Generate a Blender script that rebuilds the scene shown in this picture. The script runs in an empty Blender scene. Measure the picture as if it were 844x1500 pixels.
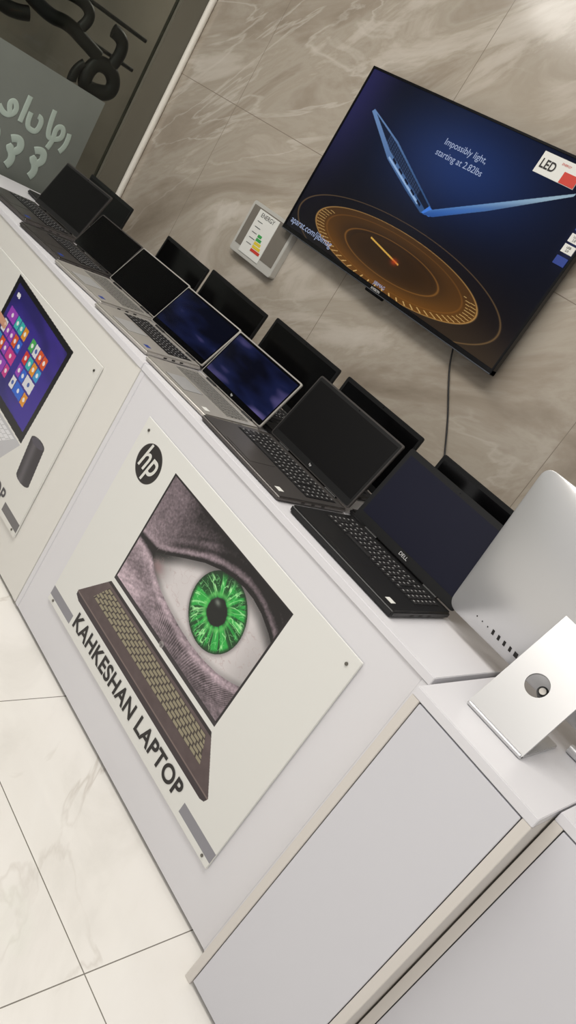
import bpy, bmesh, math, numpy as np
from mathutils import Matrix, Vector
scene=bpy.context.scene
scene.view_settings.view_transform='Standard'
pi=math.pi
# ------------------------------------------------------------------ helpers
def lin(c):
    c=np.asarray(c,float)/255.0
    return np.where(c<=0.04045,c/12.92,((c+0.055)/1.055)**2.4)
def col(c): 
    l=lin(c); return (float(l[0]),float(l[1]),float(l[2]),1)
def mat(name,c,rough=0.5,metal=0.0,emit=None,estr=0.0,spec=0.5,coat=0.0,noise=0.0,nscale=30,alpha=1.0):
    m=bpy.data.materials.new(name);m.use_nodes=True;nt=m.node_tree
    b=nt.nodes["Principled BSDF"];b.inputs["Base Color"].default_value=col(c);b.inputs["Alpha"].default_value=alpha
    b.inputs["Roughness"].default_value=rough;b.inputs["Metallic"].default_value=metal
    b.inputs["Specular IOR Level"].default_value=spec;b.inputs["Coat Weight"].default_value=coat
    if emit is not None:
        b.inputs["Emission Color"].default_value=col(emit);b.inputs["Emission Strength"].default_value=estr
    if noise>0:
        tc=nt.nodes.new("ShaderNodeTexCoord");n=nt.nodes.new("ShaderNodeTexNoise");n.inputs["Scale"].default_value=nscale;n.inputs["Detail"].default_value=4
        r=nt.nodes.new("ShaderNodeMapRange");r.inputs["To Min"].default_value=1-noise;r.inputs["To Max"].default_value=1+noise
        mx=nt.nodes.new("ShaderNodeVectorMath");mx.operation='SCALE';mx.inputs[0].default_value=col(c)[:3]
        nt.links.new(tc.outputs["Object"],n.inputs["Vector"]);nt.links.new(n.outputs["Fac"],r.inputs["Value"]);nt.links.new(r.outputs[0],mx.inputs["Scale"]);nt.links.new(mx.outputs[0],b.inputs["Base Color"])
    return m
def vcol_mat(name,rough=0.4,estr=0.0,basek=1.0,coat=0.0):
    m=bpy.data.materials.new(name);m.use_nodes=True;nt=m.node_tree
    b=nt.nodes["Principled BSDF"];a=nt.nodes.new("ShaderNodeVertexColor");a.layer_name="Col"
    b.inputs["Roughness"].default_value=rough;b.inputs["Coat Weight"].default_value=coat
    if estr>0:
        b.inputs["Base Color"].default_value=(.004,.004,.005,1)
        nt.links.new(a.outputs[0],b.inputs["Emission Color"]);b.inputs["Emission Strength"].default_value=estr
    else: nt.links.new(a.outputs[0],b.inputs["Base Color"])
    return m
def empty(name,loc=(0,0,0),rotz=0.0):
    e=bpy.data.objects.new(name,None);e.location=loc;e.rotation_euler=(0,0,rotz);e.empty_display_size=.05
    bpy.context.collection.objects.link(e);return e
def adopt(o,par,local=False):
    if par is not None:
        o.parent=par
        if not local:
            o.matrix_parent_inverse=(Matrix.Translation(par.location)@Matrix.Rotation(par.rotation_euler[2],4,'Z')).inverted()
def obj_from_bm(name,bm,m,par=None,local=False,M=None,smooth=False):
    if M is not None: bmesh.ops.transform(bm,matrix=M,verts=bm.verts)
    me=bpy.data.meshes.new(name);bm.to_mesh(me);bm.free()
    if smooth:
        for p in me.polygons:p.use_smooth=True
    o=bpy.data.objects.new(name,me);bpy.context.collection.objects.link(o)
    if m: me.materials.append(m)
    adopt(o,par,local);return o
def box(name,x0,x1,y0,y1,z0,z1,m,par=None,bev=0.001,seg=2,local=False,M=None):
    bm=bmesh.new();bmesh.ops.create_cube(bm,size=1)
    for v in bm.verts: v.co=Vector(((x0+x1)/2+v.co.x*(x1-x0),(y0+y1)/2+v.co.y*(y1-y0),(z0+z1)/2+v.co.z*(z1-z0)))
    if bev>0: bmesh.ops.bevel(bm,geom=bm.edges[:],offset=bev,segments=seg,affect='EDGES')
    return obj_from_bm(name,bm,m,par,local,M)
def rslab(name,x0,x1,z0,z1,y0,y1,r,m,par=None,local=False,M=None,n=6):
    """rounded-corner slab in XZ plane, thickness along y"""
    bm=bmesh.new();pts=[]
    for cx,cz,a0 in((x1-r,z1-r,0),(x0+r,z1-r,pi/2),(x0+r,z0+r,pi),(x1-r,z0+r,1.5*pi)):
        for i in range(n+1):
            a=a0+i*pi/2/n;pts.append((cx+r*math.cos(a),cz+r*math.sin(a)))
    f=[bm.verts.new((p[0],y0,p[1])) for p in pts];b=[bm.verts.new((p[0],y1,p[1])) for p in pts]
    bm.faces.new(f);bm.faces.new(b[::-1]);N=len(pts)
    for i in range(N): bm.faces.new((f[i],b[i],b[(i+1)%N],f[(i+1)%N]))
    bmesh.ops.recalc_face_normals(bm,faces=bm.faces)
    bmesh.ops.bevel(bm,geom=[e for e in bm.edges if abs(e.verts[0].co.y-e.verts[1].co.y)<1e-7],offset=min(.0012,abs(y1-y0)*.3),segments=2,affect='EDGES')
    return obj_from_bm(name,bm,m,par,local,M)
def cyl(name,p,q,r,m,par=None,local=False,seg=24,M=None):
    p=Vector(p);q=Vector(q);d=q-p;bm=bmesh.new()
    bmesh.ops.create_cone(bm,cap_ends=True,segments=seg,radius1=r,radius2=r,depth=d.length)
    T=Matrix.Translation((p+q)/2)@d.to_track_quat('Z','Y').to_matrix().to_4x4()
    if M is not None:T=M@T
    return obj_from_bm(name,bm,m,par,local,T,smooth=False)
def boxes_mesh(name,bl,m,par,local=False,M=None):
    bm=bmesh.new()
    for (x0,x1,y0,y1,z0,z1) in bl:
        v=[bm.verts.new((x,y,z)) for x in(x0,x1) for y in(y0,y1) for z in(z0,z1)]
        for f in((0,1,3,2),(4,6,7,5),(0,4,5,1),(2,3,7,6),(0,2,6,4),(1,5,7,3)): bm.faces.new([v[i] for i in f])
    bmesh.ops.recalc_face_normals(bm,faces=bm.faces)
    return obj_from_bm(name,bm,m,par,local,M)
def text(name,body,cx,cz,y,w=None,h=None,m=None,par=None,bold=0.0,shear=0.0,M=None,local=False,space=1.0):
    cu=bpy.data.curves.new(name,"FONT");cu.body=body;cu.size=1;cu.align_x='CENTER';cu.align_y='CENTER';cu.offset=bold;cu.shear=shear;cu.extrude=0.002;cu.space_character=space
    o=bpy.data.objects.new(name,cu);bpy.context.collection.objects.link(o)
    bpy.context.view_layer.update()
    bb=[Vector(b) for b in o.bound_box];dx=max(b.x for b in bb)-min(b.x for b in bb);dy=max(b.y for b in bb)-min(b.y for b in bb)
    mx=(max(b.x for b in bb)+min(b.x for b in bb))/2;my=(max(b.y for b in bb)+min(b.y for b in bb))/2
    sx=w/dx if w else None;sy=h/dy if h else None
    if sx is None:sx=sy
    if sy is None:sy=sx
    me=bpy.data.meshes.new_from_object(o);bpy.data.objects.remove(o)
    T=Matrix.Translation((cx,y,cz))@Matrix.Rotation(pi/2,4,'X')@Matrix.Diagonal((sx,sy,.1*sx,1))@Matrix.Translation((-mx,-my,0))
    if M is not None:T=M@T
    me.transform(T);o=bpy.data.objects.new(name,me);bpy.context.collection.objects.link(o)
    me.materials.clear();me.materials.append(m);adopt(o,par,local);return o
def picture(name,x0,x1,z0,z1,y,nx,nz,fn,m,par):
    xs=np.linspace(x0,x1,nx);zs=np.linspace(z0,z1,nz);X,Z=np.meshgrid(xs,zs)
    C=fn(X,Z);L=lin(np.clip(C,0,255))
    co=np.stack([X,np.full_like(X,y),Z],-1).reshape(-1,3).astype(np.float32)
    i=np.arange(nx*nz).reshape(nz,nx);q=np.stack([i[:-1,:-1],i[:-1,1:],i[1:,1:],i[1:,:-1]],-1).reshape(-1,4)
    me=bpy.data.meshes.new(name);me.vertices.add(len(co));me.vertices.foreach_set("co",co.ravel())
    me.loops.add(q.size);me.loops.foreach_set("vertex_index",q.ravel().astype(np.int32))
    me.polygons.add(len(q));me.polygons.foreach_set("loop_start",np.arange(0,q.size,4,dtype=np.int32))
    me.update(calc_edges=True)
    at=me.color_attributes.new("Col",'FLOAT_COLOR','POINT')
    at.data.foreach_set("color",np.concatenate([L,np.ones(L.shape[:2]+(1,))],-1).astype(np.float32).ravel())
    me.materials.append(m);o=bpy.data.objects.new(name,me);bpy.context.collection.objects.link(o);adopt(o,par);return o
_lat={}
def vn(x,y,seed=0):
    if seed not in _lat:_lat[seed]=np.random.RandomState(seed).rand(256,256)
    L=_lat[seed];xi=np.floor(x).astype(int);yi=np.floor(y).astype(int);fx=x-xi;fy=y-yi
    fx=fx*fx*(3-2*fx);fy=fy*fy*(3-2*fy);g=lambda a,b:L[a%256,b%256]
    return (g(xi,yi)*(1-fx)+g(xi+1,yi)*fx)*(1-fy)+(g(xi,yi+1)*(1-fx)+g(xi+1,yi+1)*fx)*fy
def fbm(x,y,seed=0,o=4):
    s=0;a=.5
    for k in range(o): s=s+a*vn(x*2**k,y*2**k,seed+k);a*=.5
    return s/(1-.5**o)
def poly(X,Z,P):
    ins=np.zeros(X.shape,bool);n=len(P)
    for i in range(n):
        xa,za=P[i];xb,zb=P[(i+1)%n]
        if za==zb: continue
        c=((za>Z)!=(zb>Z))&(X<(xb-xa)*(Z-za)/(zb-za)+xa);ins^=c
    return ins
def ss(a,b,x):
    t=np.clip((x-a)/(b-a),0,1);return t*t*(3-2*t)
def mixc(C,c,k):
    k=np.asarray(k,float)[...,None] if np.ndim(k) else k
    return C*(1-k)+np.asarray(c,float)*k
# ------------------------------------------------------------------ materials
M_white=mat("white_laminate",(225,224,228),.28,noise=.015,nscale=4)
M_whiteside=mat("white_laminate_warm",(229,227,222),.28,noise=.015,nscale=4)
M_edge=mat("edge_banding",(219,214,208),.4)
M_door=mat("door_laminate",(214,214,220),.35,noise=.015,nscale=4)
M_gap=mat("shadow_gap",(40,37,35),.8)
M_acryl=mat("poster_board",(230,230,226),.25)
M_screw=mat("screw_metal",(120,118,112),.3,1)
M_black=mat("black_plastic",(15,15,16),.42)
M_blackg=mat("black_gloss",(8,8,10),.12)
M_dark=mat("dark_grey_plastic",(30,29,30),.45)
M_darkm=mat("dark_metal",(98,94,92),.38,.7)
M_silver=mat("silver_metal",(190,186,180),.36,.5)
M_alu=mat("brushed_aluminium",(208,208,209),.34,.55,noise=.02,nscale=3)
M_key=mat("key_black",(36,35,36),.5)
M_legend=mat("key_legend",(150,150,150),.5)
M_keyg=mat("key_grey",(120,118,114),.5)
M_logo=mat("logo_white",(215,215,215),.4)
M_ink=mat("poster_ink",(34,30,30),.5)
M_greytxt=mat("grey_ink",(80,78,82),.5)
M_tvtext=mat("tv_text_light",(20,20,25),.5,emit=(175,190,225),estr=.7)
M_paper=mat("paper_white",(225,225,220),.5)
M_red=mat("label_red",(200,60,45),.5);M_green=mat("label_green",(60,160,80),.5);M_yel=mat("label_yellow",(225,200,60),.5);M_blue=mat("label_blue",(35,60,140),.5)
def screen_mat(n,c,rough=.1,e=None,s=0): return mat(n,c,rough,emit=e,estr=s)
M_scr_black=screen_mat("screen_black",(5,5,6),.15)
M_scr_matte=mat("screen_matte",(8,7,8),.4,spec=.3)
M_scr_navy=mat("screen_matte_navy",(18,19,38),.4,spec=.35)
def reflection_glow(name,zoff):  # emission imitates a blue-purple reflection on switched-off screens
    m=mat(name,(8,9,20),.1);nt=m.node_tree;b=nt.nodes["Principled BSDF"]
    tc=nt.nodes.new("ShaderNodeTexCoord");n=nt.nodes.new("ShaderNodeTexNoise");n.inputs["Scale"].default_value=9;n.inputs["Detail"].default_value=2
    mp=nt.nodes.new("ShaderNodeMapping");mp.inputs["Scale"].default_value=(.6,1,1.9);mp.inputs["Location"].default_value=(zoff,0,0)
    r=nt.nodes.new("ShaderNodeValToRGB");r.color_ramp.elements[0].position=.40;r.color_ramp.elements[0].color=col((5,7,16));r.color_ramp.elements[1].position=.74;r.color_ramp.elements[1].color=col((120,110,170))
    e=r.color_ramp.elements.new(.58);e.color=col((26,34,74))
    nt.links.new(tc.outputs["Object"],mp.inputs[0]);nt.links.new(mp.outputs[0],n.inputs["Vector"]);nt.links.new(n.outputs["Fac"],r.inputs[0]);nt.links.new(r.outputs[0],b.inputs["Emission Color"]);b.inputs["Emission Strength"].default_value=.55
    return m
M_scr_blue=reflection_glow("screen_blue_reflection",0.3);M_scr_blue2=reflection_glow("screen_indigo_reflection",1.7)
# ---- stone wall / floor
def math_node(nt,op,a,b=None):
    n=nt.nodes.new("ShaderNodeMath");n.operation=op
    for i,v in enumerate((a,b)):
        if v is None: continue
        if hasattr(v,"links") : nt.links.new(v,n.inputs[i])
        else: n.inputs[i].default_value=v
    return n.outputs[0]
def joints(nt,comp,off,per,w):
    a=math_node(nt,'SUBTRACT',comp,off);a=math_node(nt,'DIVIDE',a,per);a=math_node(nt,'ADD',a,.5)
    a=math_node(nt,'FRACT',a);a=math_node(nt,'SUBTRACT',a,.5);a=math_node(nt,'ABSOLUTE',a)
    return math_node(nt,'LESS_THAN',a,w/per)
def stone(name,ramp,jx,jz,jcol,axes,scale,rough,vein=None,warp=1.2,stretch=(1,1,1),rotz=0.0):
    m=bpy.data.materials.new(name);m.use_nodes=True;nt=m.node_tree;b=nt.nodes["Principled BSDF"]
    tc=nt.nodes.new("ShaderNodeTexCoord");mp=nt.nodes.new("ShaderNodeMapping");mp0=nt.nodes.new("ShaderNodeMapping")
    mp0.inputs["Rotation"].default_value=rotz if isinstance(rotz,tuple) else (0,0,rotz);mp.inputs["Scale"].default_value=stretch
    nt.links.new(tc.outputs["Object"],mp0.inputs[0]);nt.links.new(mp0.outputs[0],mp.inputs[0])
    n=nt.nodes.new("ShaderNodeTexNoise");n.inputs["Scale"].default_value=scale;n.inputs["Detail"].default_value=10;n.inputs["Roughness"].default_value=.6;n.inputs["Distortion"].default_value=warp
    nt.links.new(mp.outputs[0],n.inputs["Vector"])
    r=nt.nodes.new("ShaderNodeValToRGB");els=r.color_ramp.elements
    els[0].position=ramp[0][0];els[0].color=col(ramp[0][1]);els[1].position=ramp[-1][0];els[1].color=col(ramp[-1][1])
    for p,c in ramp[1:-1]: e=els.new(p);e.color=col(c)
    nt.links.new(n.outputs["Fac"],r.inputs[0]);out=r.outputs[0]
    if vein:
        n2=nt.nodes.new("ShaderNodeTexNoise");n2.inputs["Scale"].default_value=vein[0];n2.inputs["Detail"].default_value=6;n2.inputs["Distortion"].default_value=vein[4]
        nt.links.new(mp.outputs[0],n2.inputs["Vector"])
        a=math_node(nt,'SUBTRACT',n2.outputs["Fac"],.5);a=math_node(nt,'ABSOLUTE',a)
        mr=nt.nodes.new("ShaderNodeMapRange");mr.inputs["From Min"].default_value=0;mr.inputs["From Max"].default_value=vein[1];mr.inputs["To Min"].default_value=vein[2];mr.inputs["To Max"].default_value=0
        nt.links.new(a,mr.inputs["Value"])
        n3=nt.nodes.new("ShaderNodeTexNoise");n3.inputs["Scale"].default_value=2.2;n3.inputs["Detail"].default_value=2
        nt.links.new(mp0.outputs[0],n3.inputs["Vector"])
        m3=nt.nodes.new("ShaderNodeMapRange");m3.inputs["From Min"].default_value=.38;m3.inputs["From Max"].default_value=.60;nt.links.new(n3.outputs["Fac"],m3.inputs["Value"])
        k=math_node(nt,'MULTIPLY',mr.outputs[0],m3.outputs[0])
        mx=nt.nodes.new("ShaderNodeMix");mx.data_type='RGBA';nt.links.new(k,mx.inputs[0]);nt.links.new(out,mx.inputs[6]);mx.inputs[7].default_value=col(vein[3]);out=mx.outputs[2]
    sp=nt.nodes.new("ShaderNodeSeparateXYZ");nt.links.new(tc.outputs["Object"],sp.inputs[0])
    j=math_node(nt,'MAXIMUM',joints(nt,sp.outputs[axes[0]],jx[0],jx[1],.0012),joints(nt,sp.outputs[axes[1]],jz[0],jz[1],.0012))
    mx=nt.nodes.new("ShaderNodeMix");mx.data_type='RGBA';nt.links.new(j,mx.inputs[0]);nt.links.new(out,mx.inputs[6]);mx.inputs[7].default_value=col(jcol)
    nt.links.new(mx.outputs[2],b.inputs["Base Color"]);b.inputs["Roughness"].default_value=rough
    return m
M_wall=stone("beige_marble_tiles",[(.28,(140,129,115)),(.42,(162,151,137)),(.49,(176,167,154)),(.53,(170,160,146)),(.60,(190,181,169)),(.74,(204,197,187))],(.68,.92),(1.475,1.2),(136,126,114),(0,2),2.1,.16,vein=(1.9,.014,.55,(208,201,191),.8),warp=.9,stretch=(.7,1,1.9),rotz=(0,.6,0))
M_floor=stone("white_marble_tiles",[(.28,(218,215,209)),(.45,(232,229,224)),(.8,(238,236,232))],(.345,.66),(-.257,.66),(125,120,112),(0,1),1.8,.07,vein=(1.3,.011,.55,(186,178,168),.7),warp=.6,stretch=(1,2.0,1),rotz=.6)
# ------------------------------------------------------------------ room shell
GX=-1.6; WY=.72
box("floor",-3.1,3.2,-3.2,4.3,-.06,0,M_floor,bev=0)
box("wall_back",GX,3.2,WY,WY+.12,0,2.7,M_wall,bev=0)
box("ceiling",-3.1,3.2,-3.2,4.3,2.7,2.78,mat("ceiling_paint",(225,222,215),.8),bev=0)
M_out=mat("night_exterior",(112,104,94),.6,noise=.9,nscale=1.8)
box("wall_exterior",-3.1,-3.0,-3.2,4.3,0,2.7,M_out,bev=0)
box("wall_exterior_end",-3.0,GX,4.2,4.3,0,2.7,M_out,bev=0)
M_frame=mat("window_frame_paint",(232,228,218),.4)
M_frameg=mat("window_frame_dark",(104,101,90),.35)
cyl("trim_window_corner",(GX+.013,WY-.013,0.0),(GX+.013,WY-.013,2.7),.013,M_frame)
box("trim_window_post",GX-.05,GX,.60,WY+.1,0,2.7,M_frameg,bev=.003)
# glass
mg=bpy.data.materials.new("shop_glass");mg.use_nodes=True;nt=mg.node_tree;nt.nodes.clear()
o_=nt.nodes.new("ShaderNodeOutputMaterial");t_=nt.nodes.new("ShaderNodeBsdfTransparent");t_.inputs[0].default_value=(.85,.88,.85,1);g_=nt.nodes.new("ShaderNodeBsdfGlossy");g_.inputs["Roughness"].default_value=.02
f_=nt.nodes.new("ShaderNodeFresnel");f_.inputs[0].default_value=1.3;mm=nt.nodes.new("ShaderNodeMixShader")
nt.links.new(f_.outputs[0],mm.inputs[0]);nt.links.new(t_.outputs[0],mm.inputs[1]);nt.links.new(g_.outputs[0],mm.inputs[2]);nt.links.new(mm.outputs[0],o_.inputs[0])
box("window_1",GX-.03,GX-.022,-3.2,.60,0,2.7,mg,bev=0)
# frosted film with lettering
film=empty("window_sticker",(GX-.018,.2,1.0))
M_film=mat("frosted_film",(122,127,121),.4,noise=.25,nscale=3,alpha=.80);M_mint=mat("film_letters",(172,186,176),.5,alpha=.92)
box("film_sheet",GX-.0215,GX-.019,-.6,.50,.55,1.22,M_film,film,bev=0)
def stroke(name,pts,r,m,par,x,cyc=False,flat=.25):
    cu=bpy.data.curves.new(name,"CURVE");cu.dimensions='3D';cu.bevel_depth=r;cu.bevel_resolution=4;cu.use_fill_caps=True;cu.resolution_u=8
    s=cu.splines.new('NURBS');s.points.add(len(pts)-1)
    for p,q in zip(s.points,pts): p.co=(0,q[0],q[1],1)
    s.use_endpoint_u=True;s.order_u=3;s.use_cyclic_u=cyc
    o=bpy.data.objects.new(name,cu);bpy.context.collection.objects.link(o);bpy.context.view_layer.update()
    me=bpy.data.meshes.new_from_object(o.evaluated_get(bpy.context.evaluated_depsgraph_get()));bpy.data.objects.remove(o)
    me.transform(Matrix.Translation((x,0,0))@Matrix.Diagonal((flat,1,1,1)))
    for p in me.polygons:p.use_smooth=True
    me.materials.clear();me.materials.append(m);o=bpy.data.objects.new(name,me);bpy.context.collection.objects.link(o);adopt(o,par);return o
xs=GX-.018
L1=[[(.13,1.02),(.15,1.0),(.18,1.0),(.20,1.03),(.18,1.06),(.16,1.04),(.18,1.01)],[(.225,1.10),(.225,1.0)],[(.25,1.05),(.25,1.0),(.28,.99),(.30,1.0),(.30,1.05),(.28,1.05)],[(.33,1.1),(.335,1.0),(.37,1.0),(.40,1.02),(.39,1.06),(.36,1.05),(.37,.99),(.36,.96)],[(.07,1.06),(.08,1.02),(.10,1.0),(.12,1.02)],[(.42,1.05),(.43,1.0),(.41,.97)]]
for i,p in enumerate(L1): stroke("letter_a%d"%i,p,.0105,M_mint,film,xs,flat=.12)
L2=[[(.12+k*.10,.93),(.15+k*.10,.95),(.17+k*.10,.91),(.14+k*.10,.88),(.12+k*.10,.91),(.16+k*.10,.86),(.14+k*.10,.83)] for k in range(3)]
for i,p in enumerate(L2): stroke("letter_b%d"%i,p,.015,M_mint,film,xs,flat=.12)
sign=empty("storefront_sign_lettering",(GX-.1,.4,1.35));xs=GX-.1
M_sign=mat("sign_black",(9,9,9),.45)
S=[([(.50,1.24),(.44,1.22),(.42,1.27),(.44,1.33),(.50,1.34),(.545,1.30),(.54,1.25)],.030,True),
   ([(.50,1.34),(.52,1.40),(.50,1.46),(.45,1.46)],.026,False),
   ([(.44,1.35),(.36,1.37),(.28,1.39),(.20,1.37),(.10,1.40)],.026,False),
   ([(.33,1.40),(.36,1.45),(.30,1.49),(.22,1.47)],.022,False),
   ([(.14,1.34),(.08,1.31),(.0,1.33),(-.08,1.38)],.026,False),
   ([(.40,1.30),(.37,1.26),(.38,1.22)],.020,False),
   ([(.20,1.45),(.12,1.50),(.04,1.47)],.026,False)]
for i,(p,r,c) in enumerate(S): stroke("sign_stroke_%d"%i,p,r,M_sign,sign,xs,c,.6)
for i,z in enumerate((1.38,1.50)): cyl("sign_rail_%d"%i,(GX-.12,-1.0,z),(GX-.12,.6,z),.008,M_sign,sign)
# ------------------------------------------------------------------ counters
def counter(name,x0,x1,zt,y0,y1,mfront):
    e=empty(name,((x0+x1)/2,(y0+y1)/2,0))
    t=.018
    box("top",x0,x1,y0-.002,y1,zt-t,zt,M_white,e,bev=.0012)
    box("side_panel_left",x0,x0+t,y0,y1,.012,zt-t,mfront,e)
    box("side_panel_right",x1-t,x1,y0,y1,.012,zt-t,mfront,e)
    box("front_panel",x0+t,x1-t,y0+.0015,y0+.018,.012,zt-t,mfront,e,bev=.0006)
    box("back_panel",x0+t,x1-t,y1-.012,y1,.012,zt-t,M_white,e,bev=.0006)
    for i,(fx,fy) in enumerate(((x0+.02,y0+.06),(x1-.04,y0+.06),(x0+.02,y1-.06),(x1-.04,y1-.06))):
        box("foot_%d"%i,fx,fx+.02,fy-.02,fy+.02,0,.012,M_black,e)
    box("floor_gap_shade",x0+.02,x1-.02,y0+.03,y0+.04,0,.012,M_gap,e,bev=0)  # dark strip standing in for the shade under the raised counter
    return e
counter("display_counter",.001,1.073,.80,0,.62,M_white)
counter("display_counter",-1.56,-.002,.80,0,.62,M_whiteside)
def cabinet(name,x0,x1,zt,y0,y1,split=None):
    e=empty(name,((x0+x1)/2,(y0+y1)/2,0));t=.018
    box("top",x0,x1,y0,y1,zt-t,zt,M_white,e,bev=.0012)
    box("side_panel_left",x0,x0+t,y0,y1,0,zt-t,M_edge,e,bev=.001)
    box("side_panel_right",x1-t,x1,y0,y1,0,zt-t,M_edge,e,bev=.001)
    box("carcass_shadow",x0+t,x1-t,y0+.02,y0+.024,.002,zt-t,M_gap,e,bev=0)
    box("door",x0+t+.002,x1-t-.002,y0+.001,y0+.018,.012,zt-t-.003,M_door,e,bev=.0008)
    box("back_panel",x0+t,x1-t,y1-.01,y1,0,zt-t,M_white,e,bev=0)
    return e
cabinet("storage_cabinet",1.080,1.344,.795,-.06,.55)
cabinet("storage_cabinet",1.3475,1.96,.7955,.018,.55)
# ------------------------------------------------------------------ posters
def poster1(X,Z):
    C=np.empty(X.shape+(3,));C[:]=(229,229,225)
    deck=poly(X,Z,[(.292,.343),(.775,.343),(.862,.238),(.205,.238)])
    g=fbm(X*60,Z*60,11,3)
    C=np.where(deck[...,None],(np.array([84,69,70])+ (g[...,None]-.5)*14+10*ss(.24,.33,Z)[...,None]),C)
    C=np.where((deck&(Z>.334))[...,None],np.array([42,34,37]),C)
    edge=poly(X,Z,[(.205,.238),(.862,.238),(.857,.224),(.845,.219),(.225,.219),(.207,.226)])
    C=np.where(edge[...,None],np.array([54,43,48]),C)
    C=np.where((edge&(Z>.2345))[...,None],np.array([120,104,100]),C)
    kt,kb=.326,.268
    v=(kt-Z)/(kt-kb);vl=np.clip(v,0,1);xl=.300-.035*vl;xr=.768+.030*vl
    u=(X-xl)/(xr-xl);inn=(v>0)&(v<1)&(u>0)&(u<1)
    row=np.floor(v*6);fu=(u*21+row*.37)%1;fv=(v*6)%1
    key=inn&(fu>.12)&(fu<.92)&(fv>.16)&(fv<.88)
    C=np.where(inn[...,None],np.array([62,52,48]),C)
    C=np.where(key[...,None],np.array([150,142,118]),C)
    scr=(X>.294)&(X<.773)&(Z>.356)&(Z<.672)
    C=np.where(scr[...,None],np.array([30,25,28]),C)
    C=np.where((scr&(Z<.366))[...,None],np.array([52,46,50]),C)
    pic=(X>.299)&(X<.768)&(Z>.367)&(Z<.667)
    up=np.interp(X,[.29,.365,.40,.45,.513,.56,.60,.64,.671,.71,.752,.79],[.492,.496,.515,.547,.585,.605,.617,.623,.623,.616,.600,.578])
    lo=np.interp(X,[.29,.365,.40,.45,.5,.55,.6,.65,.7,.74,.79],[.492,.486,.462,.445,.436,.430,.428,.431,.440,.454,.478])
    n=fbm(X*14,Z*14,20,4);n2=fbm(X*220,Z*220,30,3);wr=fbm(X*22+Z*40,(Z-.4*X)*150,40,3)
    g=106+44*(n-.5)*2+34*(n2-.5)*2
    g=g+(wr-.5)*56*ss(.03,-.01,Z-lo)
    g=g-66*ss(.0,.09,Z-up)*ss(.3,.5,X)+44*ss(.46,.34,X)*ss(.60,.45,Z)+36*ss(.60,.42,X)*ss(.44,.38,Z)
    g=g-64*np.exp(-((Z-up-.032-.02*(X-.5))/.008)**2)*ss(.36,.45,X)
    g=g-30*np.exp(-((Z-up-.060-.05*(X-.5))/.006)**2)*ss(.36,.5,X)
    g=g+36*np.exp(-((Z-up-.016)/.008)**2)
    g=g-46*ss(.60,.68,X)*ss(.52,.62,Z)-45*ss(.62,.67,Z)*ss(.35,.5,X)
    g=g+50*np.exp(-((Z-lo+.012)/.010)**2)
    ls=fbm(X*260-Z*60,Z*8,50,2);g=g-150*np.exp(-((Z-up-.003)/.008)**2)*ss(.25,.5,ls+.25)
    g=g-110*np.exp(-(((X-.362)/.022)**2+((Z-.494)/.014)**2))
    sl=(lo-Z);jit=.5*vn(X*70,Z*20,3)
    strand=np.abs(((X+(X-.55)*sl*6)*120+jit)%1-.5)*2
    g=g+(70*ss(.55,.95,strand)-34)*ss(.012,.03,sl)*ss(.085,.045,sl+.025*vn(X*60,X*0,3))*ss(.40,.5,X)
    g=np.clip(g,14,235)
    sk=np.stack([g*1.0+5,g*.91+2,g*.955+4],-1)
    C=np.where(pic[...,None],sk,C)
    eye=pic&(Z<up)&(Z>lo)&(X>.366)
    sc=216+12*(n-.5)-105*ss(.035,.0,up-Z)-40*ss(.018,.0,Z-lo)-80*ss(.47,.38,X)-30*ss(.68,.77,X)
    C=np.where(eye[...,None],np.stack([sc,sc*.975,sc*.98],-1),C)
    vv=np.abs(fbm(X*45,Z*60,95,3)-.5);C=mixc(C,(170,140,140),eye*ss(.02,.0,vv)*.35)
    C=mixc(C,(150,112,116),.6*eye*np.exp(-(((X-.40)/.022)**2+((Z-.478)/.014)**2)))
    dx=X-.614;dz=Z-.533;R=np.hypot(dx,dz)/.089;T=np.arctan2(dz,dx)
    C=mixc(C,(110,104,106),eye*.55*np.exp(-((R-1.0)/.07)**2))
    tx,tz=np.cos(T),np.sin(T)
    st=fbm(tx*7+40,tz*7+60+R*1.5,70,4);w1=fbm(dx*70+9,dz*70+4,90,2)
    st2=np.abs(fbm(tx*5.5+40+.5*w1,tz*5.5+30+R*2.2,80,3)-.5);st3=np.abs(fbm(dx*95+50,dz*95+50,85,2)-.5)
    ir=np.zeros(X.shape+(3,));ir[:]=(14,104,40)
    ir=mixc(ir,(40,176,70),ss(.38,.62,st))
    ir=mixc(ir,(6,52,20),ss(.56,.44,st)*.6*ss(.4,.7,R))
    ir=mixc(ir,(178,244,168),ss(.050,.0,st2)*ss(.36,.5,R)*.95)
    ir=mixc(ir,(150,232,150),ss(.045,.0,st3)*ss(.5,.7,R)*.8)
    ir=mixc(ir,(120,215,110),np.exp(-((R-.44)/.06)**2)*.55)
    ir=mixc(ir,(4,40,16),ss(.88,1.0,R+.05*(st-.5))*.85)
    ir=mixc(ir,(10,14,12),1-ss(.33,.38,R+.05*(w1-.5)))
    ir=mixc(ir,(14,40,22),.6*ss(.025,.0,up-Z))
    hl=np.exp(-(((dx+.012)/.010)**2+((dz-.016)/.007)**2));ir=mixc(ir,(190,200,190),hl*.6)
    k=eye&(R<1.0)
    C=np.where(k[...,None],ir,C)
    bar=((X<.237)|(X>.822))&(Z>.150)&(Z<.178)
    C=np.where(bar[...,None],np.array([142,141,148]),C)
    d=np.hypot(X-.199,Z-.631);C=mixc(C,(36,32,33),1-ss(.0488,.0506,d))
    d=np.hypot(X-.533,Z-.3615);C=mixc(C,(150,145,145),(d<.008))
    return C
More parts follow.
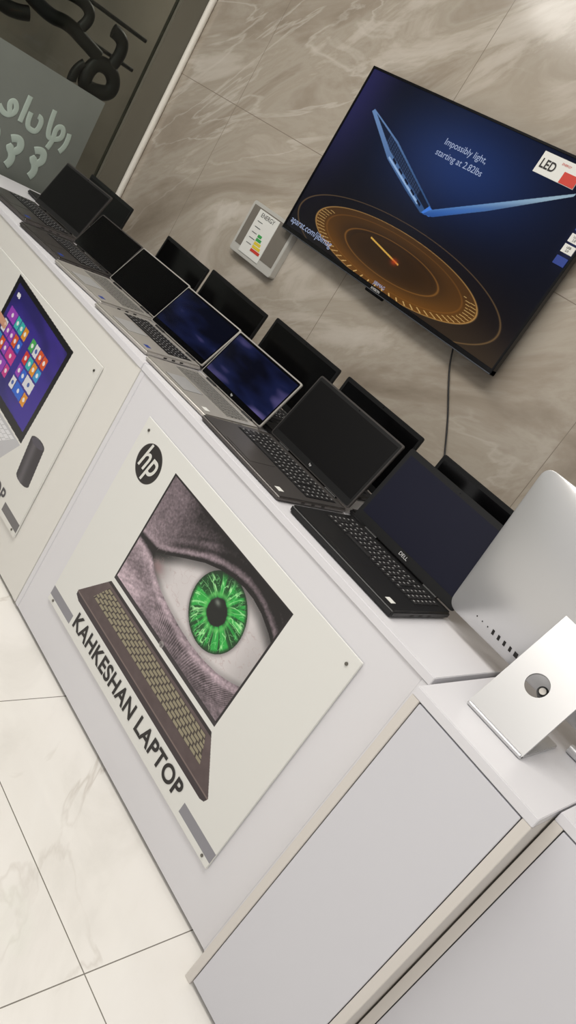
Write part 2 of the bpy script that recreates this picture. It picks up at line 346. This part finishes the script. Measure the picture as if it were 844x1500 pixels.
def poster2(X,Z):
    C=np.empty(X.shape+(3,));C[:]=(229,228,223)
    q=poly(X,Z,[(-.712,.700),(-.283,.668),(-.312,.343),(-.742,.362)]);C=np.where(q[...,None],np.array([14,13,20]),C)
    q=poly(X,Z,[(-.694,.680),(-.305,.650),(-.330,.372),(-.718,.388)])
    bg=np.stack([36+20*(X+.7),30+10*(X+.7),104+40*(.7-Z)],-1)
    sw=fbm(X*5+3*Z,Z*9,7,3);bg=bg+(ss(.45,.6,sw)*26)[...,None]*np.array([.7,.4,1.4]);C=np.where(q[...,None],bg,C)
    tc=[(225,60,50),(60,165,225),(240,160,40),(80,185,95),(215,60,150),(240,240,245),(50,110,225),(165,70,200),(235,95,40),(60,195,190)]
    rs=np.random.RandomState(4)
    def sk(a,b):
        x=-.694+a*.389-b*.024;z=.680-a*.030-b*.290*(1-.04*a);return x,z
    for i in range(10):
        if i==5: continue
        for j in range(4):
            a0=.05+i*.080;b0=.24+j*.155;w=.070;h=.130
            wide=(i+j)%5==0 and i not in(4,9)
            if i>0 and i!=6 and (i-1+j)%5==0 and (i-1) not in(4,9): continue
            if wide: w=.150
            c=np.array(tc[rs.randint(10)],float)*.95
            C=np.where(poly(X,Z,[sk(a0,b0),sk(a0+w,b0),sk(a0+w,b0+h),sk(a0,b0+h)])[...,None],c,C)
            cx,cz=sk(a0+w/2,b0+h/2);C=mixc(C,(250,250,250) if c.sum()<650 else (60,90,170),((np.hypot(X-cx,Z-cz)<.007))*.9)
    for k in range(5):
        x,z=sk(.05+.012*k,.10);C=mixc(C,(240,240,245),((np.abs(X-x)<.0022)&(np.abs(Z-z)<.006+.002*(k%2))))
    q=poly(X,Z,[(-.742,.352),(-.312,.338),(-.385,.235),(-.90,.235)]);C=np.where(q[...,None],np.array([196,196,200]),C)
    v=(.335-Z)/.07;u=(X+.75+.09*v)/(.40);row=np.floor(v*5)
    key=(v>0)&(v<1)&(u>0)&(u<1)&((u*15+row*.3)%1>.14)&((v*5)%1>.18);C=np.where(key[...,None],np.array([232,232,236]),C)
    th=-.12;cx,cz=-.232,.335;xr=(X-cx)*math.cos(th)-(Z-cz)*math.sin(th);zr=(X-cx)*math.sin(th)+(Z-cz)*math.cos(th)
    sp=(np.abs(xr)<.042)&(np.abs(zr)<.058);sp|=((xr/.042)**2+((zr-.058)/.014)**2<1)|((xr/.042)**2+((zr+.058)/.014)**2<1)
    g=50+38*np.exp(-((xr+.012)/.016)**2);C=np.where(sp[...,None],np.stack([g+4,g,g+6],-1),C)
    C=np.where((((xr/.036)**2+((zr-.058)/.010)**2<1))[...,None],np.array([80,76,88]),C)
    # pointing hand entering from the left: fist, wrist, index finger with nail
    f=(np.abs(Z-.548+.10*(X+.70))<.0125)&(X<-.672)&(X>-.80);f|=np.hypot(X+.672,Z-.545)<.0125
    f|=(((X+.81)/.060)**2+((Z-.52)/.055)**2<1)|((np.abs(Z-.50)<.042)&(X<-.83))
    C=np.where(f[...,None],np.array([214,160,132]),C)
    C=mixc(C,(176,116,92),f*(.7*np.exp(-((Z-.534)/.004)**2)*(X<-.68)))
    for k in range(3): C=mixc(C,(176,116,92),f*.7*np.exp(-((Z-.515+.018*k)/.0025)**2)*(X>-.82))
    C=mixc(C,(240,206,190),(((X+.671)/.006)**2+((Z-.549)/.005)**2<1)*.9)
    bar=(X>-.250)&(Z>.150)&(Z<.178);bar|=(X<-.86)&(Z>.150)&(Z<.178);C=np.where(bar[...,None],np.array([112,110,112]),C)
    return C
M_print=vcol_mat("printed_poster",.35)
def poster(name,x0,x1,z0,z1,fn,nx,nz):
    e=empty(name,((x0+x1)/2,-.003,z0))
    box("board",x0,x1,-.0045,-.0005,z0,z1,M_acryl,e,bev=.0008)
    picture("print",x0+.001,x1-.001,z0+.001,z1-.001,-.0049,nx,nz,fn,M_print,e)
    for i,(a,b) in enumerate(((x0+.025,z1-.025),(x1-.025,z1-.025),(x0+.025,z0+.012),(x1-.025,z0+.012))):
        cyl("screw_%d"%i,(a,-.0049,b),(a,-.0070,b),.0036,M_screw,e)
    return e
p1=poster("advertising_poster",.117,.953,.133,.716,poster1,900,628)
text("slogan","KAHKESHAN LAPTOP",.525,.181,-.0058,w=.548,h=.046,m=M_ink,par=p1,bold=.028,space=1.06)
text("logo_letters","hp",.200,.631,-.0058,w=.072,h=.088,m=M_paper,par=p1,bold=.012,shear=.3)
text("screen_mark","hp",.533,.3615,-.0058,h=.010,m=M_ink,par=p1)
p2=poster("advertising_poster",-.973,-.137,.133,.706,poster2,620,420)
text("slogan","KAHKESHAN LAPTOP",-.555,.181,-.0058,w=.58,h=.044,m=M_greytxt,par=p2,bold=.02,space=1.05)
# ------------------------------------------------------------------ laptops
def laptop(hx,hy,w,d,h,tilt,yaw,mb,mdeck,mkey,ml,ms,z=.80,t=.015,numpad=False,brand=None,bezel=.008,chin=.016,silverrim=None):
    e=empty("laptop",(hx,hy,z),math.radians(yaw))
    def B(n,*a,**k): return box(n,*a,par=e,local=True,**k)
    B("base",-w/2,w/2,-d,0.004,.002,t,mb,bev=.004,seg=3)
    B("deck",-w/2+.003,w/2-.003,-d+.003,-.008,t-.0005,t+.0006,mdeck,bev=.0003)
    B("keyboard_well",-w/2+.018,w/2-.018,-d*.56,-.022,t+.0004,t+.0010,M_black if mkey is M_key else mdeck,bev=.0002)
    kb=[];lg=[];x0=-w/2+.02;x1=w/2-.02;y1=-.024;y0=-d*.56+.002;rows=6;cols=18 if numpad else 15
    ch=(y1-y0)/rows;cw=(x1-x0)/cols
    for r in range(rows):
        c=0
        while c<cols:
            ww=1
            if r==5 and c==4: ww=5
            if r in(2,3,4) and c==0: ww=1.5
            xa=x0+c*cw;xb=min(x0+(c+ww)*cw,x1)
            if numpad and 14.5<=c<15: c=15;continue
            kb.append((xa+cw*.08,xb-cw*.08,y1-(r+1)*ch+ch*.1,y1-r*ch-ch*.1,t+.0006,t+.0022))
            if ww<3: lg.append((xa+cw*.22,xa+cw*.48,y1-r*ch-ch*.5,y1-r*ch-ch*.22,t+.0022,t+.00235))
            c+=ww
    boxes_mesh("keys",kb,mkey,e,True)
    boxes_mesh("key_legends",lg,M_legend if mkey is M_key else M_black,e,True)
    tx=-w*.06
    B("touchpad_seam",tx-w*.152,tx+w*.152,-d+.0105,-d*.595,t+.0002,t+.0008,M_gap,bev=.0002)
    B("touchpad",tx-w*.15,tx+w*.15,-d+.012,-d*.60,t+.0003,t+.0011,mdeck if mdeck is not M_silver else M_alu,bev=.0004)
    box("palm_sticker",w/2-.040,w/2-.022,-d+.016,-d+.032,t+.0005,t+.0009,M_paper if brand else M_blue,e,bev=0,local=True)
    for i in range(3): B("port_r%d"%i,w/2-.001,w/2+.0004,-d*(.35+.15*i)-.008,-d*(.35+.15*i)+.004,.006,.010,M_gap,bev=.0002)
    for i in range(4):
        sx=-1 if i%2 else 1;yy=-.02 if i<2 else -d+.02
        B("rubber_foot_%d"%i,sx*(w/2-.03)-.012,sx*(w/2-.03)+.012,yy-.004,yy+.004,0,.003,M_black,bev=.0005)
    L=Matrix.Translation((0,0,t+.001))@Matrix.Rotation(-math.radians(tilt),4,'X')
    rim=.0032 if silverrim else .0015
    rslab("lid",-w/2,w/2,.002,h,-.0006,.006,.006,silverrim or ml,e,True,L)
    rslab("bezel",-w/2+rim,w/2-rim,.004,h-rim,-.0010,.001,.005,ml,e,True,L)
    box("display",-w/2+bezel,w/2-bezel,-.0015,-.0004,.004+chin,h-bezel-.002,ms,e,bev=.0002,local=True,M=L)
    for i,sx in enumerate((-1,1)): cyl("hinge_%d"%i,(sx*w*.30-.02,.001,t-.001),(sx*w*.30+.02,.001,t-.001),.0055,M_black,e,True)
    cyl("webcam",(0,-.0012,h-bezel*.6),(0,-.0016,h-bezel*.6),.0016,M_blackg,e,True,M=L)
    if brand: text("brand_mark",brand,0,.004+chin*.5,-.0016,h=.008,m=M_logo,par=e,M=L,local=True)
    return e
laptop(.763,.240,.326,.215,.200,12,0,M_black,M_black,M_key,M_black,M_scr_navy,numpad=True,brand="DELL",t=.018,bezel=.012,chin=.020)
laptop(.411,.250,.320,.236,.194,15,0,M_darkm,M_darkm,M_key,M_black,M_scr_matte,numpad=True,brand="hp",t=.014,bezel=.010,chin=.018,silverrim=M_darkm)
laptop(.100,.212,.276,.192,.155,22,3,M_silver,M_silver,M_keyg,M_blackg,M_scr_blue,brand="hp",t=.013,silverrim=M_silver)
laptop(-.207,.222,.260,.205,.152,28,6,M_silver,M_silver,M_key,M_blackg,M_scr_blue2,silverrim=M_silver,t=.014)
laptop(-.492,.225,.255,.205,.148,28,7,M_silver,M_silver,M_keyg,M_blackg,M_scr_black,silverrim=M_silver,t=.014)
laptop(-.770,.222,.245,.205,.138,26,7,M_darkm,M_darkm,M_key,M_blackg,M_scr_black,silverrim=M_darkm,t=.015)
laptop(-1.105,.235,.30,.205,.185,18,7,M_darkm,M_darkm,M_key,M_dark,M_scr_matte,t=.016,silverrim=M_darkm)
for x0,x1,zt,ms in((.562,.822,1.014,M_scr_black),(.178,.490,1.01,M_scr_black),(-.172,.145,1.008,M_scr_black),(-.535,-.210,.995,M_scr_black),(-.83,-.55,.985,M_scr_black),(-1.45,-1.09,.975,M_scr_matte)):
    laptop((x0+x1)/2,.465,x1-x0,.19,(zt-.816)/math.cos(math.radians(6)),6,0,M_dark,M_dark,M_key,M_black,ms,bezel=.010)
# ------------------------------------------------------------------ television
tv=empty("television",(-.06,.69,1.22))
TX0,TX1,TZ0,TZ1=-.556,.430,1.216,1.772;TYF=.668
M_tvb=mat("tv_bezel",(16,16,18),.25);M_tvs=mat("tv_silver_line",(120,124,132),.3,.7)
box("housing",TX0+.004,TX1-.004,TYF+.006,TYF+.026,TZ0+.004,TZ1-.004,M_tvb,tv,bev=.004)
box("back_bulge",TX0+.12,TX1-.12,TYF+.02,WY-.012,TZ0+.05,TZ1-.16,M_tvb,tv,bev=.008)
box("wall_mount",TX0+.30,TX1-.30,WY-.013,WY,TZ0+.15,TZ1-.22,M_dark,tv,bev=.001)
bz=.007
box("bezel_top",TX0,TX1,TYF,TYF+.02,TZ1-bz,TZ1,M_tvb,tv,bev=.001)
box("bezel_bottom",TX0,TX1,TYF-.001,TYF+.022,TZ0,TZ0+.016,M_tvb,tv,bev=.002)
box("bezel_left",TX0,TX0+bz,TYF,TYF+.02,TZ0,TZ1,M_tvb,tv,bev=.001)
box("bezel_right",TX1-bz,TX1,TYF,TYF+.02,TZ0,TZ1,M_tvb,tv,bev=.001)
box("bezel_line",TX0+.002,TX1-.002,TYF-.002,TYF,TZ0+.0005,TZ0+.003,M_tvs,tv,bev=.0003)
box("sensor_lip",-.10,-.02,TYF,TYF+.012,TZ0-.008,TZ0+.002,M_blackg,tv,bev=.002)
def tvpic(X,Z):
    C=np.empty(X.shape+(3,));C[:]=(8,10,20)
    C=mixc(C,(30,50,98),.95*np.exp(-(((X+.04)/.32)**2+((Z-1.63)/.16)**2)))
    C=mixc(C,(40,38,86),.8*ss(-.36,-.56,X)*ss(1.25,1.7,Z))
    C=mixc(C,(74,78,130),.5*np.exp(-((X-.405)/.02)**2)*ss(1.5,1.6,Z))
    C=mixc(C,(40,26,12),.85*np.exp(-(((X-.02)/.44)**2+((Z-1.29)/.12)**2)))
    C=mixc(C,(60,48,34),.8*ss(1.36,1.22,Z)*ss(-.3,.4,X))
    ex=(X+.078)/.365;ez=(Z-1.315)/.088;E=np.hypot(ex,ez);T=np.arctan2(ez,ex)
    C=mixc(C,(112,70,24),.8*ss(.25,.85,E)*(E<1)*(.65+.35*ss(.6,-.8,ez)))
    C=mixc(C,(60,38,16),.5*(E<.5))
    C=mixc(C,(196,150,84),.75*np.exp(-((E-1.0)/.010)**2))
    tick=((T*64/(2*pi))%1<.16)&(E>.88)&(E<.985)&(ez<.35);C=mixc(C,(228,190,120),tick*.75)
    C=mixc(C,(150,100,44),.6*np.exp(-((E-.58)/.012)**2))
    C=mixc(C,(140,90,36),.4*np.exp(-((E-.84)/.010)**2))
    E2=np.hypot((X+.078)/.455,(Z-1.308)/.120);C=mixc(C,(140,108,66),.6*np.exp(-((E2-1)/.008)**2))
    nd=np.abs((Z-1.322)-(-.16)*(X+.06))<.0022;nd&=(X>-.19)&(X<-.04);C=mixc(C,(230,180,80),nd*.85)
    C=mixc(C,(200,60,24),.7*np.exp(-(((X+.06)/.014)**2+((Z-1.32)/.009)**2)))
    q=poly(X,Z,[(-.463,1.655),(-.456,1.664),(-.30,1.612),(-.055,1.500),(-.052,1.482),(-.075,1.472),(-.17,1.505),(-.30,1.556)])
    t=ss(-.46,-.05,X);C=np.where(q[...,None],np.stack([98-50*t,128-50*t,172-50*t],-1),C)
    q=poly(X,Z,[(-.44,1.655),(-.30,1.606),(-.058,1.497),(-.064,1.484),(-.31,1.580)]);C=np.where(q[...,None],np.array([18,28,50]),C)
    kk=q&(((X*90)%1)>.25)&((((Z+.44*X)*160)%1)>.3)&(X>-.34)&(X<-.12);C=mixc(C,(70,92,130),kk*.5)
    q=poly(X,Z,[(-.30,1.566),(-.10,1.492),(-.105,1.487),(-.30,1.560)]);C=np.where(q[...,None],np.array([140,170,210]),C)
    q=poly(X,Z,[(-.060,1.500),(-.075,1.474),(-.040,1.474),(-.035,1.492)]);C=np.where(q[...,None],np.array([64,120,210]),C)
    q=poly(X,Z,[(-.068,1.472),(-.050,1.492),(.325,1.694),(.324,1.686),(.12,1.560),(-.03,1.478)])
    t=ss(-.06,.33,X);r_=ss(0,.02,Z-(1.478+.50*(X+.05)));C=np.where(q[...,None],np.stack([40+70*t+36*r_,76+50*t+44*r_,140-0*t+44*r_],-1),C)
    C=mixc(C,(70,130,220),.35*np.exp(-(((X-.05)/.10)**2+((Z-1.505-.5*X)/.008)**2))*q)
    for k in range(5):
        cx=-.27+.042*k;cz=1.560-.40*(cx+.27);C=mixc(C,(10,18,40),((np.abs(X-cx)<.011)&(np.abs(Z-cz+.42*(X-cx))<.0035)))
    return C
M_tvscr=vcol_mat("tv_picture",.12,estr=1.0)
picture("screen_picture",TX0+bz,TX1-bz,TZ0+.016,TZ1-bz,TYF+.0035,720,400,tvpic,M_tvscr,tv)
text("caption_1","Impossibly light,",-.055,1.668,TYF+.0025,w=.165,m=M_tvtext,par=tv)
text("caption_2","starting at 2.82lbs",-.055,1.634,TYF+.0025,w=.185,m=M_tvtext,par=tv)
text("web_caption","aparat.com/jibimag",-.425,1.255,TYF+.0025,w=.22,m=M_tvtext,par=tv)
text("channel_mark","JIBIMAG",-.06,1.240,TYF+.0025,w=.05,m=M_tvtext,par=tv)
text("maker_mark","XVISION",-.06,1.2245,TYF-.0018,w=.04,m=M_logo,par=tv)
def sticker(n,x0,x1,z0,z1,m,dy=0): return box(n,x0,x1,TYF+.0005-dy,TYF+.003,z0,z1,m,tv,bev=0)
sticker("energy_sticker",.175,.310,1.698,1.754,M_paper);sticker("energy_sticker_red",.262,.3095,1.699,1.728,M_red,.0006)
text("sticker_text","LED",.208,1.725,TYF-.0004,w=.048,h=.024,m=M_ink,par=tv,bold=.02)
text("sticker_small","ENERGY",.258,1.742,TYF-.0004,w=.030,m=M_red,par=tv)
for k,(z,mm_) in enumerate(((1.630,M_blue),(1.600,M_paper),(1.572,M_paper),(1.540,M_blue))): sticker("spec_sticker_%d"%k,.385,.420,z-.011,z+.011,mm_)
for k,z in enumerate((1.600,1.572)): text("spec_text_%d"%k,"USB\n2.0",.402,z,TYF-.0004,h=.014,m=M_ink,par=tv)
def tube(name,pts,r,m,par=None):
    cu=bpy.data.curves.new(name,"CURVE");cu.dimensions='3D';cu.bevel_depth=r;cu.bevel_resolution=3;cu.use_fill_caps=True
    s=cu.splines.new('NURBS');s.points.add(len(pts)-1)
    for p,q in zip(s.points,pts): p.co=(*q,1)
    s.use_endpoint_u=True;s.order_u=4
    o=bpy.data.objects.new(name,cu);bpy.context.collection.objects.link(o);cu.materials.append(m);adopt(o,par);return o
tube("power_cable",[(.250,.700,1.26),(.262,.708,1.20),(.31,.714,1.13),(.37,.716,1.06),(.42,.714,.99),(.48,.70,.92),(.50,.69,.81)],.0026,M_black)
# ------------------------------------------------------------------ label box on wall
fb=empty("wall_notice_box",(-.65,.71,1.05));M_fb=mat("notice_box_shell",(202,200,194),.35,.2);M_fbin=mat("notice_box_window",(120,114,106),.2)
y0=.695
rslab("shell",-.775,-.515,1.052,1.240,y0,WY,.010,M_fb,fb)
box("window_panel",-.762,-.528,y0-.001,y0+.002,1.082,1.228,M_fbin,fb,bev=.0005)
box("label_sheet",-.722,-.600,y0-.0025,y0-.001,1.066,1.224,M_paper,fb,bev=0)
text("label_header","ENERGY",-.661,1.210,y0-.003,w=.08,m=M_ink,par=fb)
for k,(mm_,w) in enumerate(((M_green,.022),(M_green,.030),(M_yel,.038),(M_yel,.046),(M_red,.054))): box("label_bar_%d"%k,-.665,-.665+w,y0-.0035,y0-.0025,1.150-k*.013-.010,1.150-k*.013,mm_,fb,bev=0)
for k in range(5): box("label_line_%d"%k,-.704,-.675+.004*(k%2),y0-.0035,y0-.0025,1.185-k*.02,1.187-k*.02,M_greytxt,fb,bev=0)
# ------------------------------------------------------------------ all-in-one desktop seen from the back
dc=empty("desktop_computer",(1.188,.12,.7955))
bm=bmesh.new();x0,x1,z0,z1=.921,1.456,.838,1.172;nx,nz=40,28;cx,cz=(x0+x1)/2,(z0+z1)/2;rc=.022
def rc_clip(u,v):
    X=cx+u*(x1-x0)/2;Z=cz+v*(z1-z0)/2
    ax=(x1-x0)/2-rc;az=(z1-z0)/2-rc;ddx=abs(X-cx)-ax;ddz=abs(Z-cz)-az
    if ddx>0 and ddz>0:
        m_=max(ddx,ddz);L=math.hypot(ddx,ddz);k=m_/L
        X=cx+math.copysign(ax+ddx*k,X-cx);Z=cz+math.copysign(az+ddz*k,Z-cz)
    return X,Z
tilt=lambda z:.215-(z-z0)*.10
def bulge(u,v): return .045*max(0,(1-abs(u)**2.6))**.8*max(0,(1-abs(v)**2.6))**.8
def shell_y(x,z):
    u=(x-cx)/((x1-x0)/2);v=(z-cz)/((z1-z0)/2);return tilt(z)-.006-bulge(u,v)
V=[[None]*(nx+1) for _ in range(nz+1)];F=[[None]*(nx+1) for _ in range(nz+1)]
for j in range(nz+1):
    for i in range(nx+1):
        u=math.sin((i/nx*2-1)*pi/2);v=math.sin((j/nz*2-1)*pi/2);X,Z=rc_clip(u,v)
        V[j][i]=bm.verts.new((X,tilt(Z)-.006-bulge(u,v),Z));F[j][i]=bm.verts.new((X,tilt(Z),Z))
for j in range(nz):
    for i in range(nx):
        bm.faces.new((V[j][i],V[j][i+1],V[j+1][i+1],V[j+1][i]));bm.faces.new((F[j][i],F[j+1][i],F[j+1][i+1],F[j][i+1]))
for i in range(nx):
    bm.faces.new((V[0][i],F[0][i],F[0][i+1],V[0][i+1]));bm.faces.new((V[nz][i],V[nz][i+1],F[nz][i+1],F[nz][i]))
for j in range(nz):
    bm.faces.new((V[j][0],V[j+1][0],F[j+1][0],F[j][0]));bm.faces.new((V[j][nx],F[j][nx],F[j+1][nx],V[j+1][nx]))
bmesh.ops.recalc_face_normals(bm,faces=bm.faces)
obj_from_bm("rear_shell",bm,M_alu,dc,smooth=True)
Mt=Matrix.Translation((0,.215,z0))@Matrix.Rotation(math.radians(5.7),4,'X')
rslab("front_glass",x0+.002,x1-.002,.07,z1-z0-.002,.0005,.003,.02,M_blackg,dc,M=Mt)
for i in range(8):
    px=.990+i*.0150;w=.0055 if i>2 else .0025;hh=.012 if i>2 else .003
    if i==7: w=.009
    zc=.868;sy=shell_y(px,zc);sy2=shell_y(px,zc+.006);sl=math.atan2(sy2-sy,.006)
    Mp=Matrix.Translation((px,sy,zc))@Matrix.Rotation(-sl,4,'X')
    box("port_%d"%i,-w/2,w/2,-.0006,.002,-hh/2,hh/2,M_gap,dc,bev=.0002,M=Mp)
lx0,lx1=1.128,1.250
def plate(name,x0,x1,z0,z1,hc,hr,M):
    bm=bmesh.new();N=64;outer=[];inner=[];th=.007
    for k in range(N):
        a=2*pi*k/N+pi/4;dx,dz=math.cos(a),math.sin(a)
        tx=((x1-hc[0]) if dx>0 else (x0-hc[0]))/dx if abs(dx)>1e-9 else 1e9
        tz=((z1-hc[1]) if dz>0 else (z0-hc[1]))/dz if abs(dz)>1e-9 else 1e9
        t=min(tx,tz);outer.append((hc[0]+dx*t,hc[1]+dz*t));inner.append((hc[0]+dx*hr,hc[1]+dz*hr))
    for c in((x0,z0),(x1,z0),(x0,z1),(x1,z1)):
        k=min(range(N),key=lambda i:(outer[i][0]-c[0])**2+(outer[i][1]-c[1])**2);outer[k]=c
    R=[[bm.verts.new((p[0],y,p[1])) for p in L] for L,y in((outer,0),(inner,0),(inner,th),(outer,th))]
    for k in range(N):
        n=(k+1)%N
        for a in range(4):
            b=(a+1)%4;bm.faces.new((R[a][k],R[a][n],R[b][n],R[b][k]))
    bmesh.ops.recalc_face_normals(bm,faces=bm.faces)
    return obj_from_bm(name,bm,M_alu,dc,M=M)
ang=math.atan2(.120,.205)
Ml=Matrix.Translation((0,.036,.8005))@Matrix.Rotation(-ang,4,'X')
plate("stand_leg",lx0,lx1,0,.232,(1.183,.102),.021,Ml)
box("stand_foot",lx0,lx1,.034,.19,.7955,.8015,M_alu,dc,bev=.0015)
box("stand_bend",lx0,lx1,.0325,.044,.7955,.8045,M_alu,dc,bev=.003,seg=3)
cyl("power_plug",(1.190,.028,.106),(1.190,.046,.106),.010,M_dark,dc,M=Ml)
cyl("power_plug_ring",(1.190,.024,.106),(1.190,.030,.106),.006,M_silver,dc,M=Ml)
kbd=empty("wireless_keyboard",(1.31,.215,.795))
cyl("battery_tube",(1.262,.215,.8050),(1.343,.215,.8050),.0095,M_alu,kbd)
box("keyboard_plate",1.262,1.343,.222,.30,.803,.806,M_alu,kbd,bev=.001)
boxes_mesh("keys",[(1.266+i*.0125,1.276+i*.0125,.232+j*.0125,.242+j*.0125,.806,.808) for i in range(6) for j in range(5)],M_logo,kbd)
for i,x in enumerate((1.268,1.336)): box("foot_%d"%i,x-.004,x+.004,.288,.296,.7955,.803,M_black,kbd,bev=.0005)
# ------------------------------------------------------------------ lights, world, camera
w=bpy.data.worlds.new("World");scene.world=w;w.use_nodes=True
w.node_tree.nodes["Background"].inputs[0].default_value=(1.0,.975,.955,1);w.node_tree.nodes["Background"].inputs[1].default_value=.50
def area(name,loc,sx,sy,e,c=(1,.95,.88),rot=(0,0,0)):
    l=bpy.data.lights.new(name,'AREA');l.shape='RECTANGLE';l.size=sx;l.size_y=sy;l.energy=e;l.color=c
    o=bpy.data.objects.new(name,l);o.location=loc;o.rotation_euler=rot;bpy.context.collection.objects.link(o)
area("ceiling_light",(.6,-.9,2.66),1.6,.6,31,(1,.965,.91))
area("ceiling_light",(-.9,-.7,2.66),1.2,.6,22,(1,.965,.91))
area("ceiling_light",(1.8,-2.0,2.66),1.2,.8,22,(1,.965,.91))
area("exterior_fill",(-2.3,1.8,2.6),.5,.5,14,(1,.93,.82))  # added fill outside the glass, brightens the backdrop behind the sign letters
cam=bpy.data.cameras.new("camera");co=bpy.data.objects.new("camera",cam);bpy.context.collection.objects.link(co)
A=np.array([[.56264,.64085,.52224],[.60482,.11156,-.78851],[-.56358,.75951,-.32483]])
Mx=Matrix(((A[0][0],-A[1][0],-A[2][0],1.498),(A[0][1],-A[1][1],-A[2][1],-1.182),(A[0][2],-A[1][2],-A[2][2],1.315),(0,0,0,1)))
co.matrix_world=Mx
cam.sensor_fit='VERTICAL';cam.sensor_height=24;cam.lens=1131.4/1500*24;cam.clip_start=.02
scene.camera=co
